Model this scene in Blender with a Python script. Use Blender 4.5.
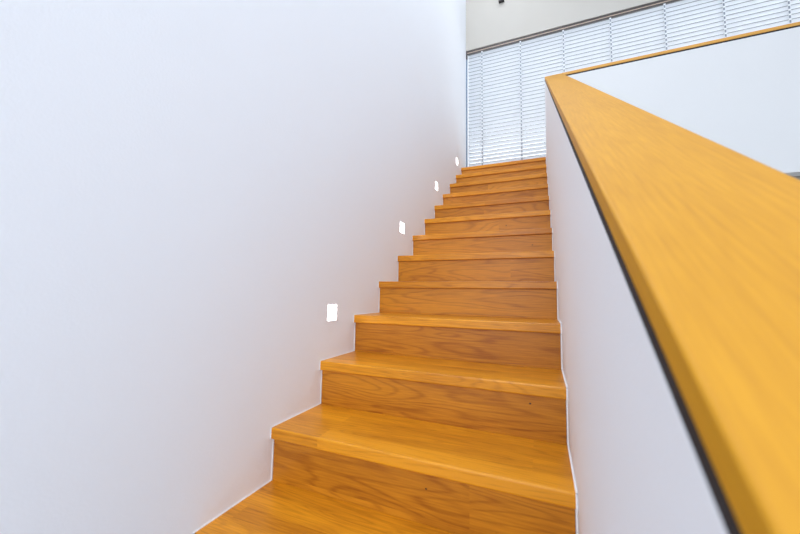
import bpy, bmesh, math, random
from mathutils import Vector, Matrix

random.seed(7)
S = bpy.context.scene
for o in list(bpy.data.objects):
    bpy.data.objects.remove(o, do_unlink=True)

# ------------------------------------------------------------------ camera
YAW, PITCH, ROLL = -0.3981, 0.0806, 0.0155
CAM = Vector((0.8485, -0.6557, 0.6296))
fw = Vector((math.sin(YAW) * math.cos(PITCH), math.cos(YAW) * math.cos(PITCH), math.sin(PITCH)))
r0 = Vector((math.cos(YAW), -math.sin(YAW), 0))
u0 = r0.cross(fw)
rt = r0 * math.cos(ROLL) + u0 * math.sin(ROLL)
up = -r0 * math.sin(ROLL) + u0 * math.cos(ROLL)
cd = bpy.data.cameras.new('camera')
cam = bpy.data.objects.new('camera', cd)
S.collection.objects.link(cam)
M = Matrix((rt, up, -fw)).transposed().to_4x4()
M.translation = CAM
cam.matrix_world = M
cd.sensor_width = 36.0
cd.lens = 337.07 * 36 / 800
cd.clip_start = 0.01
cd.dof.use_dof = True
cd.dof.focus_distance = 2.2
cd.dof.aperture_fstop = 3.8
S.camera = cam

# ------------------------------------------------------------------ world, lights, exposure
w = bpy.data.worlds.new('sky')
S.world = w
w.use_nodes = True
bg = w.node_tree.nodes['Background']
bg.inputs['Color'].default_value = (0.95, 0.98, 1.0, 1)
bg.inputs['Strength'].default_value = 2.35


def area(name, loc, target, sx, sy, power, col):
    d = bpy.data.lights.new(name, 'AREA')
    d.shape = 'RECTANGLE'
    d.size, d.size_y = sx, sy
    d.energy = power
    d.color = col
    o = bpy.data.objects.new(name, d)
    S.collection.objects.link(o)
    o.location = loc
    o.rotation_euler = (Vector(target) - Vector(loc)).to_track_quat('-Z', 'Y').to_euler()
    return o


FILL_TINT = (0.91, 1.0, 1.12)
area('rear_fill', (1.2, -3.95, 1.6), (1.2, 0, 1.6), 2.4, 2.6, 86, FILL_TINT)      # added fill behind the viewer, the rear wall has no window
area('overhead_fill', (2.6, -1.0, 4.9), (2.6, -1.0, 0), 2.0, 3.0, 24, FILL_TINT)  # unseen overhead fills, added to brighten the hall and stairwell
area('overhead_fill', (0.6, -0.1, 4.9), (0.6, -0.1, 0), 1.0, 3.0, 46, FILL_TINT)
area('overhead_fill', (0.5, 2.4, 4.9), (0.5, 2.4, 0), 0.8, 1.6, 10, FILL_TINT)

S.view_settings.view_transform = 'Standard'
S.view_settings.look = 'None'
S.view_settings.gamma = 1.0
S.view_settings.use_curve_mapping = False
S.view_settings.exposure = 0.12

# ------------------------------------------------------------------ dimensions
G, R, W = 0.2627, 0.175, 0.916          # going, rise, clear width between wall and balustrade
N = 13                                   # treads in view, the first one at z = 0
TH, OV = 0.037, 0.014                    # tread thickness, nosing overhang
SL = R / G
YE = 12 * G                              # end of the flight
FLOOR, CEIL = -6 * R, 5.0
YW = 3.45                                # window wall
XR = 4.6
HCAP, HCB, HGAP = 0.8870, 0.8565, 0.842  # balustrade cap top / underside / wall top above the nosing line
PX0, PX1 = W + 0.002, W + 0.167


# ------------------------------------------------------------------ materials
def nodes(name):
    m = bpy.data.materials.new(name)
    m.use_nodes = True
    nt = m.node_tree
    return m, nt, nt.nodes['Principled BSDF']


def plain(name, col, rough=0.5, metal=0.0, bump=0.0, bscale=200.0, emit=None, estr=0.0):
    m, nt, b = nodes(name)
    b.inputs['Base Color'].default_value = (*col, 1)
    b.inputs['Roughness'].default_value = rough
    b.inputs['Metallic'].default_value = metal
    if bump:
        tc = nt.nodes.new('ShaderNodeTexCoord')
        n = nt.nodes.new('ShaderNodeTexNoise')
        n.inputs['Scale'].default_value = bscale
        n.inputs['Detail'].default_value = 3
        bp = nt.nodes.new('ShaderNodeBump')
        bp.inputs['Strength'].default_value = bump
        bp.inputs['Distance'].default_value = 0.002
        nt.links.new(tc.outputs['Object'], n.inputs['Vector'])
        nt.links.new(n.outputs['Fac'], bp.inputs['Height'])
        nt.links.new(bp.outputs['Normal'], b.inputs['Normal'])
    if emit:
        b.inputs['Emission Color'].default_value = (*emit, 1)
        b.inputs['Emission Strength'].default_value = estr
    return m


def wood(name, light, dark, rough=0.42, row=0.072, plank=1.7, axis='X', slope=0.0, wave=0.5, contrast=1.0, fine=1.0, fig=14.0):
    """oak planks: grain along `axis`, strips of `row` width glued side by side"""
    m, nt, b = nodes(name)
    L = nt.links.new

    def nd(t, **k):
        n = nt.nodes.new(t)
        for a, v in k.items():
            setattr(n, a, v)
        return n

    def math_(op, a, bb):
        n = nd('ShaderNodeMath', operation=op)
        for i, v in enumerate((a, bb)):
            if isinstance(v, (int, float)):
                n.inputs[i].default_value = v
            else:
                L(v, n.inputs[i])
        return n.outputs[0]

    tc = nd('ShaderNodeTexCoord')
    mp = nd('ShaderNodeMapping')
    mp.inputs['Rotation'].default_value = (-slope, 0, 0)
    L(tc.outputs['Object'], mp.inputs['Vector'])
    sep = nd('ShaderNodeSeparateXYZ')
    L(mp.outputs['Vector'], sep.inputs[0])
    oi = nd('ShaderNodeObjectInfo')
    rnd = math_('MULTIPLY', oi.outputs['Random'], 37.0)
    if axis == 'X':
        u = math_('ADD', sep.outputs['X'], rnd)
        v = math_('ADD', math_('SUBTRACT', sep.outputs['Y'], sep.outputs['Z']), 0.004)
    else:
        u = math_('ADD', sep.outputs['Y'], rnd)
        v = math_('ADD', sep.outputs['X'], sep.outputs['Z'])
    cuv = nd('ShaderNodeCombineXYZ')
    L(u, cuv.inputs[0])
    L(v, cuv.inputs[1])
    br = nd('ShaderNodeTexBrick')
    br.offset = 0.37
    br.inputs['Scale'].default_value = 1.0
    br.inputs['Mortar Size'].default_value = 0.0
    br.inputs['Brick Width'].default_value = plank
    br.inputs['Row Height'].default_value = row
    br.inputs['Color1'].default_value = (0, 0, 0, 1)
    br.inputs['Color2'].default_value = (1, 1, 1, 1)
    br.inputs['Bias'].default_value = 0.0
    L(cuv.outputs[0], br.inputs['Vector'])
    bw = nd('ShaderNodeRGBToBW')
    L(br.outputs['Color'], bw.inputs[0])
    # coordinates that jump from plank to plank
    jump = math_('MULTIPLY', bw.outputs[0], 9.7)
    # long soft figure
    c1 = nd('ShaderNodeCombineXYZ')
    L(math_('ADD', math_('MULTIPLY', u, 1.15), jump), c1.inputs[0])
    L(math_('MULTIPLY', v, fig), c1.inputs[1])
    n1 = nd('ShaderNodeTexNoise')
    n1.inputs['Scale'].default_value = 1.0
    n1.inputs['Detail'].default_value = 1.5
    n1.inputs['Roughness'].default_value = 0.55
    n1.inputs['Distortion'].default_value = 0.35
    L(c1.outputs[0], n1.inputs['Vector'])
    # cathedral rings: contour lines of the soft figure
    rings = math_('SINE', math_('MULTIPLY', n1.outputs['Fac'], 95.0), 0.0)
    rings = math_('ADD', math_('MULTIPLY', rings, 0.5), 0.5)
    rings = math_('POWER', rings, 4.0)
    # fine pores
    c2 = nd('ShaderNodeCombineXYZ')
    L(math_('ADD', math_('MULTIPLY', u, 9.0), jump), c2.inputs[0])
    L(math_('MULTIPLY', v, 190.0), c2.inputs[1])
    n2 = nd('ShaderNodeTexNoise')
    n2.inputs['Scale'].default_value = 1.0
    n2.inputs['Detail'].default_value = 4
    n2.inputs['Roughness'].default_value = 0.65
    L(c2.outputs[0], n2.inputs['Vector'])
    # blotchy tone
    n3 = nd('ShaderNodeTexNoise')
    n3.inputs['Scale'].default_value = 5.0
    n3.inputs['Detail'].default_value = 2
    L(cuv.outputs[0], n3.inputs['Vector'])
    # factor: 0 = light, 1 = dark
    f = math_('MULTIPLY', math_('SUBTRACT', bw.outputs[0], 0.5), 0.45 * contrast)
    f = math_('ADD', f, math_('MULTIPLY', math_('SUBTRACT', n1.outputs['Fac'], 0.5), 0.9 * contrast))
    f = math_('ADD', f, math_('MULTIPLY', math_('SUBTRACT', rings, 0.27), 0.45 * wave))
    f = math_('ADD', f, math_('MULTIPLY', math_('SUBTRACT', n2.outputs['Fac'], 0.5), 1.1 * fine))
    f = math_('ADD', f, math_('MULTIPLY', math_('SUBTRACT', n3.outputs['Fac'], 0.5), 0.35 * contrast))
    f = math_('ADD', f, 0.42)
    ramp = nd('ShaderNodeValToRGB')
    e = ramp.color_ramp.elements
    e[0].position, e[0].color = 0.0, (*light, 1)
    e[1].position, e[1].color = 1.0, (*dark, 1)
    L(f, ramp.inputs['Fac'])
    L(ramp.outputs['Color'], b.inputs['Base Color'])
    b.inputs['Roughness'].default_value = rough
    b.inputs['Specular IOR Level'].default_value = 0.36
    bp = nd('ShaderNodeBump')
    bp.inputs['Strength'].default_value = 0.12
    bp.inputs['Distance'].default_value = 0.001
    L(n2.outputs['Fac'], bp.inputs['Height'])
    L(bp.outputs['Normal'], b.inputs['Normal'])
    return m


M_WALL = plain('white_plaster', (0.905, 0.92, 0.945), 0.75, bump=0.25, bscale=160)
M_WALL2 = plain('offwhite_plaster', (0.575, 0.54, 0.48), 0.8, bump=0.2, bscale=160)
M_PAR = plain('white_painted_panel', (0.91, 0.92, 0.945), 0.7, bump=0.2, bscale=160)
M_GAL = plain('dimmed_white_panel', (0.735, 0.72, 0.70), 0.7, bump=0.2, bscale=160)  # same white paint, darkened to stand for weaker light on the gallery
M_FLOOR = plain('pale_screed', (0.75, 0.74, 0.74), 0.6, bump=0.2)
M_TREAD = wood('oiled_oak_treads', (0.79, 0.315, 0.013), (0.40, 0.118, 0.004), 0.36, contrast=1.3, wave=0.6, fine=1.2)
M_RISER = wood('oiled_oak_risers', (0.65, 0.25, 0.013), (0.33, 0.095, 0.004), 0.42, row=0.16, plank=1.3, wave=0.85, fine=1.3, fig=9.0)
M_CAP = wood('golden_oak_cap', (0.67, 0.315, 0.013), (0.46, 0.19, 0.005), 0.55, row=0.5, plank=9, axis='Y', slope=math.atan(SL), wave=0.2, contrast=0.7, fine=1.1)
M_GCAP = wood('golden_oak_gallery_cap', (0.80, 0.42, 0.09), (0.52, 0.22, 0.035), 0.4, row=0.5, plank=9, wave=0.15, contrast=0.6, fine=0.6)
M_GAP = plain('black_shadow_strip', (0.012, 0.010, 0.012), 0.8)
M_SEAL = plain('white_sealant', (0.95, 0.95, 0.96), 0.5)
M_KNOT = plain('dark_knot', (0.03, 0.015, 0.006), 0.6)
M_LENS = plain('lit_lens', (1, 1, 1), 0.4, emit=(1.0, 0.99, 0.97), estr=10.0)
M_RIM = plain('white_rim', (0.9, 0.9, 0.9), 0.5)
M_RAIL = plain('brown_grey_metal', (0.10, 0.085, 0.08), 0.45, 0.3)
M_BRONZE = plain('beige_metal', (0.62, 0.47, 0.36), 0.5)
M_WHITE = plain('white_metal', (0.9, 0.91, 0.92), 0.4)
M_JAMB = plain('blue_grey_metal', (0.10, 0.22, 0.36), 0.4, 0.2)
M_CORD = plain('grey_cord', (0.28, 0.31, 0.35), 0.8)
M_CLIP = plain('white_clip', (0.95, 0.96, 0.97), 0.5)
M_BLACK = plain('black_plastic', (0.015, 0.012, 0.012), 0.4)

# slats: painted aluminium that lets a little daylight through
M_SLAT, nt, b = nodes('white_slat')
b.inputs['Base Color'].default_value = (0.88, 0.90, 0.93, 1)
b.inputs['Roughness'].default_value = 0.5
tr = nt.nodes.new('ShaderNodeBsdfTranslucent')
tr.inputs['Color'].default_value = (0.93, 0.95, 0.97, 1)
mx = nt.nodes.new('ShaderNodeMixShader')
mx.inputs[0].default_value = 0.36
nt.links.new(b.outputs[0], mx.inputs[1])
nt.links.new(tr.outputs[0], mx.inputs[2])
nt.links.new(mx.outputs[0], nt.nodes['Material Output'].inputs['Surface'])

M_SLAT_SHADE = plain('painted_slat_shade', (0.33, 0.345, 0.37), 0.7)  # grey that paints in the shadow where slats overlap

M_GLASS, nt, b = nodes('window_glass')
b.inputs['Base Color'].default_value = (0.96, 0.98, 1.0, 1)
b.inputs['Roughness'].default_value = 0.0
b.inputs['Transmission Weight'].default_value = 1.0
b.inputs['IOR'].default_value = 1.01


# ------------------------------------------------------------------ mesh helpers
def add_box(bm, x0, x1, y0, y1, z0, z1, mat=0):
    v = [bm.verts.new((x, y, z)) for x in (x0, x1) for y in (y0, y1) for z in (z0, z1)]
    fs = []
    for q in ((0, 1, 3, 2), (4, 6, 7, 5), (0, 4, 5, 1), (2, 3, 7, 6), (0, 2, 6, 4), (1, 5, 7, 3)):
        f = bm.faces.new([v[i] for i in q])
        f.material_index = mat
        fs.append(f)
    return v, fs


def add_prism(bm, yz, x0, x1, mat=0):
    """polygon in the y-z plane pushed from x0 to x1"""
    a = [bm.verts.new((x0, y, z)) for y, z in yz]
    c = [bm.verts.new((x1, y, z)) for y, z in yz]
    n = len(yz)
    fs = [bm.faces.new(a), bm.faces.new(c[::-1])]
    for i in range(n):
        fs.append(bm.faces.new((a[i], c[i], c[(i + 1) % n], a[(i + 1) % n])))
    for f in fs:
        f.material_index = mat
    return fs


def add_tube(bm, p0, p1, r, n=8, mat=0):
    p0, p1 = Vector(p0), Vector(p1)
    q = (p1 - p0).to_track_quat('Z', 'Y')
    a, c = [], []
    for i in range(n):
        t = 2 * math.pi * i / n
        d = q @ Vector((r * math.cos(t), r * math.sin(t), 0))
        a.append(bm.verts.new(p0 + d))
        c.append(bm.verts.new(p1 + d))
    bm.faces.new(a[::-1]).material_index = mat
    bm.faces.new(c).material_index = mat
    for i in range(n):
        bm.faces.new((a[i], a[(i + 1) % n], c[(i + 1) % n], c[i])).material_index = mat


def bevel(bm, w, seg=2, edges=None):
    bmesh.ops.recalc_face_normals(bm, faces=bm.faces[:])
    bmesh.ops.bevel(bm, geom=edges if edges is not None else bm.edges[:], offset=w, segments=seg, profile=0.5, affect='EDGES')


def obj(name, bm, mats, parent=None, loc=(0, 0, 0), smooth=False):
    bmesh.ops.recalc_face_normals(bm, faces=bm.faces[:])
    me = bpy.data.meshes.new(name)
    bm.to_mesh(me)
    bm.free()
    for m in (mats if isinstance(mats, (list, tuple)) else [mats]):
        me.materials.append(m)
    if smooth:
        for p in me.polygons:
            p.use_smooth = True
    o = bpy.data.objects.new(name, me)
    S.collection.objects.link(o)
    o.location = loc
    o.parent = parent
    return o


def thing(name, label, cat, loc=(0, 0, 0), group=None):
    o = bpy.data.objects.new(name, None)
    S.collection.objects.link(o)
    o.location = loc
    o.empty_display_size = 0.1
    tag(o, label, cat, group)
    return o


def tag(o, label, cat, group=None):
    o['label'] = label
    o['category'] = cat
    if group:
        o['group'] = group
    return o


def struct(name, bm, mats, parent=None):
    o = obj(name, bm, mats, parent)
    if parent is None:
        o['kind'] = 'structure'
    return o


NB = bmesh.new

# ------------------------------------------------------------------ the setting
ZW0, ZW1 = 2.1, 3.765                    # window sill / head
bm = NB(); add_box(bm, -0.18, 0.0, -4.0, YW + 0.2, FLOOR, CEIL)
struct('wall_left', bm, M_WALL)
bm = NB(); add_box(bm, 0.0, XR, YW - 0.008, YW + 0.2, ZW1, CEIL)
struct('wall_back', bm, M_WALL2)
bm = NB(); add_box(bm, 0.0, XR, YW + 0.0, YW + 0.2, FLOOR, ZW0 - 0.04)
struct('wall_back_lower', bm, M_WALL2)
bm = NB(); add_box(bm, -0.18, XR, -4.2, -4.0, FLOOR, CEIL)
struct('wall_rear', bm, M_WALL)
bm = NB(); add_box(bm, -0.18, XR, -4.0, YW + 0.2, FLOOR - 0.2, FLOOR)
struct('floor', bm, M_FLOOR)
bm = NB(); add_box(bm, -0.18, XR, -4.0, YW + 0.2, CEIL, CEIL + 0.2)
struct('ceiling', bm, M_WALL)
# narrow upper floor behind the gallery balustrade
bm = NB(); add_box(bm, PX1 + 0.02, XR, YE + 0.13, YW, 1.80, ZW0 - 0.002)
struct('floor_upper', bm, M_FLOOR)

bm = NB(); add_box(bm, XR, XR + 0.2, -4.0, YW + 0.2, FLOOR, CEIL)
struct('wall_right', bm, M_WALL)

# window behind the blind
win = bpy.data.objects.new('window_1', None)
S.collection.objects.link(win)
win.location = (0, YW + 0.1, ZW0)
win['kind'] = 'structure'
bm = NB()
y0, y1 = -0.02, 0.05
FT = 0.012
add_box(bm, 0.0005, 0.010, -0.085, y0, 0.0, ZW1 - ZW0 - 0.05)
add_box(bm, 0.0, FT, y0, y1, -0.04, ZW1 - ZW0)
add_box(bm, XR - 0.06, XR, y0, y1, -0.04, ZW1 - ZW0)
add_box(bm, FT, XR - 0.06, y0, y1, ZW1 - ZW0 - 0.02, ZW1 - ZW0)
add_box(bm, FT, XR - 0.06, y0, y1, -0.04, 0.02)
obj('window_frame', bm, M_JAMB, win)
bm = NB()
add_box(bm, FT, XR - 0.06, 0.012, 0.018, 0.02, ZW1 - ZW0 - 0.02)
obj('window_pane', bm, M_GLASS, win)

# ------------------------------------------------------------------ staircase
st = thing('staircase', 'straight flight of orange oak stairs with closed risers between white walls', 'staircase', (0, 0, 0))


def tread_mesh(depth):
    bm = NB()
    add_box(bm, 0.002, W - 0.002, 0.0, depth, -TH, 0.0)
    bmesh.ops.recalc_face_normals(bm, faces=bm.faces[:])
    es = [e for e in bm.edges if all(abs(v.co.y) < 1e-6 for v in e.verts) and abs(e.verts[0].co.x - e.verts[1].co.x) > 0.1]
    bevel(bm, 0.005, 3, es)
    return bm


def riser_mesh(i):
    bm = NB()
    add_box(bm, 0.004, W - 0.004, 0.0, 0.02, -R + 0.0005, -TH - 0.0005)
    for kx, kz, kr in KNOTS.get(i, ()):
        vs = [bm.verts.new((kx + kr * math.cos(a * math.pi / 5), -0.0004, kz + kr * 0.8 * math.sin(a * math.pi / 5))) for a in range(10)]
        bm.faces.new(vs).material_index = 1
    return bm


KNOTS = {2: [(0.808, -0.065, 0.0035)], 1: [(0.545, -0.08, 0.003)], 7: [(0.62, -0.09, 0.004)], 6: [(0.80, -0.1, 0.004)]}
first = None
def sz(i):
    return i * R + {10: 0.008, 11: 0.014, 12: 0.016}.get(i, 0.0)


for i in range(N):
    d = G + OV + 0.018 if i < N - 1 else YW - 0.01 - YE
    obj('tread', tread_mesh(d), M_TREAD, st, (0, i * G, sz(i)), smooth=False)
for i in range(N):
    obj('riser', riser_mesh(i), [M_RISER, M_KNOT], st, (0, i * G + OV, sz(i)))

# white sealant line that follows the steps along both walls
def bead(x0, x1):
    bm = NB()
    t = 0.003
    for i in range(N):
        y, z = i * G, sz(i)
        d = G + OV if i < N - 1 else YW - 0.02 - YE
        add_box(bm, x0, x1, y - 0.001, y + d, z - 0.001, z + t)           # along the tread
        if i > -1:
            add_box(bm, x0, x1, y - 0.001, y + 0.004, z - TH, z + 0.0005)     # over the nosing
            add_box(bm, x0, x1, y + OV - t, y + OV + 0.001, z - R, z - TH + 0.001)   # down the riser
    return bm


obj('sealant_bead', bead(0.0004, 0.0028), M_SEAL, st)
obj('sealant_bead', bead(W - 0.003, W + 0.0016), M_SEAL, st)

# ------------------------------------------------------------------ sloping balustrade
YS = -1.55
bal = thing('stair_balustrade', 'sloping white half wall with a wide golden oak cap right of the stairs', 'balustrade', (PX0, YE, FLOOR))
inv = (-PX0, -YE, -FLOOR)


def ln(y, h):
    return SL * y + h + 0.0066 * (y + 0.3)


bm = NB()
add_prism(bm, [(YS, FLOOR), (YE, FLOOR), (YE, ln(YE, HGAP)), (YS, ln(YS, HGAP))], PX0, PX1)
obj('wall_panel', bm, M_PAR, bal, inv)
bm = NB()
add_prism(bm, [(YS, ln(YS, HGAP)), (YE, ln(YE, HGAP)), (YE, ln(YE, HCB)), (YS, ln(YS, HCB))], PX0 + 0.0005, PX1 - 0.0005)
obj('shadow_gap', bm, M_GAP, bal, inv)
bm = NB()
add_prism(bm, [(YS - 0.02, ln(YS - 0.02, HCB)), (YE, ln(YE, HCB)), (YE, ln(YE, HCAP)), (YS - 0.02, ln(YS - 0.02, HCAP))], PX0, PX1)
bevel(bm, 0.003, 3)
obj('handrail_cap', bm, M_CAP, bal, inv)

# ------------------------------------------------------------------ gallery balustrade
ZC = ln(YE, HCAP)
gal = thing('gallery_balustrade', 'level white upper balustrade with thin oak cap, behind the sloping one', 'balustrade', (PX1, YE, 1.70))
inv = (-PX1, -YE, -1.70)
X0 = PX1 + 0.001
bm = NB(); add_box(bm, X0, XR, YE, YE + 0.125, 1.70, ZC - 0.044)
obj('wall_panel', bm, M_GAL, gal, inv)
bm = NB(); add_box(bm, X0, XR, YE + 0.004, YE + 0.121, ZC - 0.044, ZC - 0.028)
obj('shadow_gap', bm, M_GAP, gal, inv)
bm = NB(); add_box(bm, X0, XR, YE - 0.001, YE + 0.125, ZC - 0.028, ZC + 0.002); bevel(bm, 0.003, 2)
obj('handrail_cap', bm, M_GCAP, gal, inv)

# ------------------------------------------------------------------ venetian blind
YB = YW + 0.03
BX0, BX1 = 0.030, XR - 0.05
bl = thing('venetian_blind', 'wide white horizontal slat blind covering the upper window at the stair head', 'blind', (0, YB, ZW1))
PITCH_S = 0.0465
SW, TILT = 0.050, math.radians(-27.5)
bm = NB()
z = -0.066
zs = []
while ZW1 + z > ZW0 + 0.03:
    zs.append(z)
    z -= PITCH_S
for k, z in enumerate(zs):
    pts = []
    jit = random.uniform(-0.02, 0.02)
    for q in range(7):
        s = (q / 6 - 0.5) * SW
        c = 0.0045 * (1 - (2 * s / SW) ** 2)
        a = TILT + jit
        pts.append((s * math.cos(a) - c * math.sin(a), s * math.sin(a) + c * math.cos(a) + z))
    n = len(pts)
    va = [bm.verts.new((BX0, y, zz)) for y, zz in pts] + [bm.verts.new((BX0, y + 0.0003, zz + 0.0006)) for y, zz in reversed(pts)]
    vb = [bm.verts.new((BX1, v.co.y, v.co.z)) for v in va]
    m = len(va)
    bm.faces.new(va); bm.faces.new(vb[::-1])
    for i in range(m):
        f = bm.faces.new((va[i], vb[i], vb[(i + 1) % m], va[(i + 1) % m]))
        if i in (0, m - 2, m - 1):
            f.material_index = 1                     # shade line between slats, painted along the room-side edge
obj('slats', bm, [M_SLAT, M_SLAT_SHADE], bl)
bm = NB()
add_box(bm, 0.004, BX1 + 0.03, -0.030, 0.015, -0.022, -0.001, 0)
add_box(bm, 0.004, BX1 + 0.03, -0.027, 0.012, -0.034, -0.022, 1)
add_box(bm, 0.004, BX1 + 0.03, -0.030, 0.015, -0.045, -0.034, 0)
obj('head_rail', bm, [M_RAIL, M_BRONZE], bl)
bm = NB(); add_box(bm, 0.001, 0.016, -0.037, 0.0, -0.10, -0.001)
obj('end_bracket', bm, M_RAIL, bl)
bm = NB(); add_box(bm, 0.013, 0.028, -0.012, 0.012, ZW0 - ZW1 + 0.002, -0.045)
obj('guide_rail', bm, M_WHITE, bl)
bm = NB(); add_box(bm, BX0, BX1, -0.02, 0.02, zs[-1] - 0.040, zs[-1] - 0.022); bevel(bm, 0.003, 2)
obj('bottom_rail', bm, M_WHITE, bl)
for cx in (0.20, 0.66, 1.13, 1.60, 2.09, 2.565, 3.03, 3.50, 3.97):
    bm = NB()
    for sy in (-0.024, 0.024):
        add_box(bm, cx - 0.006, cx + 0.006, sy - 0.001, sy + 0.001, zs[-1] - 0.03, -0.045)
    for z in zs:
        add_box(bm, cx - 0.009, cx + 0.009, -0.028, -0.0245, z + 0.002, z + 0.018, 1)
    obj('ladder_cord', bm, [M_CORD, M_CLIP], bl)

# ------------------------------------------------------------------ step lights in the left wall
LIGHTS = [
    'largest and nearest of the lit white wall lights, left of the fourth visible step',
    'second lit white wall light up the stairs from the bottom',
    'third lit white wall light up the stairs from the bottom',
    'topmost and smallest lit white wall light, just below the blind',
]
for k, lab in enumerate(LIGHTS):
    yc, zc = 0.602 + 0.785 * k, 0.545 + 0.5245 * k
    t = thing('step_light', lab, 'wall light', (0, yc, zc), 'recessed step lights along the left wall')
    bm = NB()
    h, r = 0.0340, 0.0360
    for a in ((-r, -h, -r, r), (h, r, -r, r)):
        add_box(bm, -0.002, 0.0012, a[0], a[1], a[2], a[3])
    for a in ((-r, -h), (h, r)):
        add_box(bm, -0.002, 0.0012, -h, h, a[0], a[1])
    obj('rim', bm, M_RIM, t)
    bm = NB(); add_box(bm, -0.002, 0.0008, -h, h, -h, h)
    obj('lens', bm, M_LENS, t)

# ------------------------------------------------------------------ small fixture high on the end wall
fx = thing('wall_sensor', 'tiny white fixture with black rim high on the wall above the blind', 'sensor', (0.447, YW - 0.008, 4.325))
bm = NB(); add_box(bm, -0.028, 0.028, -0.035, 0.0, -0.03, 0.06); bevel(bm, 0.006, 2)
obj('housing', bm, M_WHITE, fx)
bm = NB(); add_box(bm, -0.032, 0.032, -0.039, 0.0, -0.048, -0.030); bevel(bm, 0.003, 2)
obj('rim', bm, M_BLACK, fx)
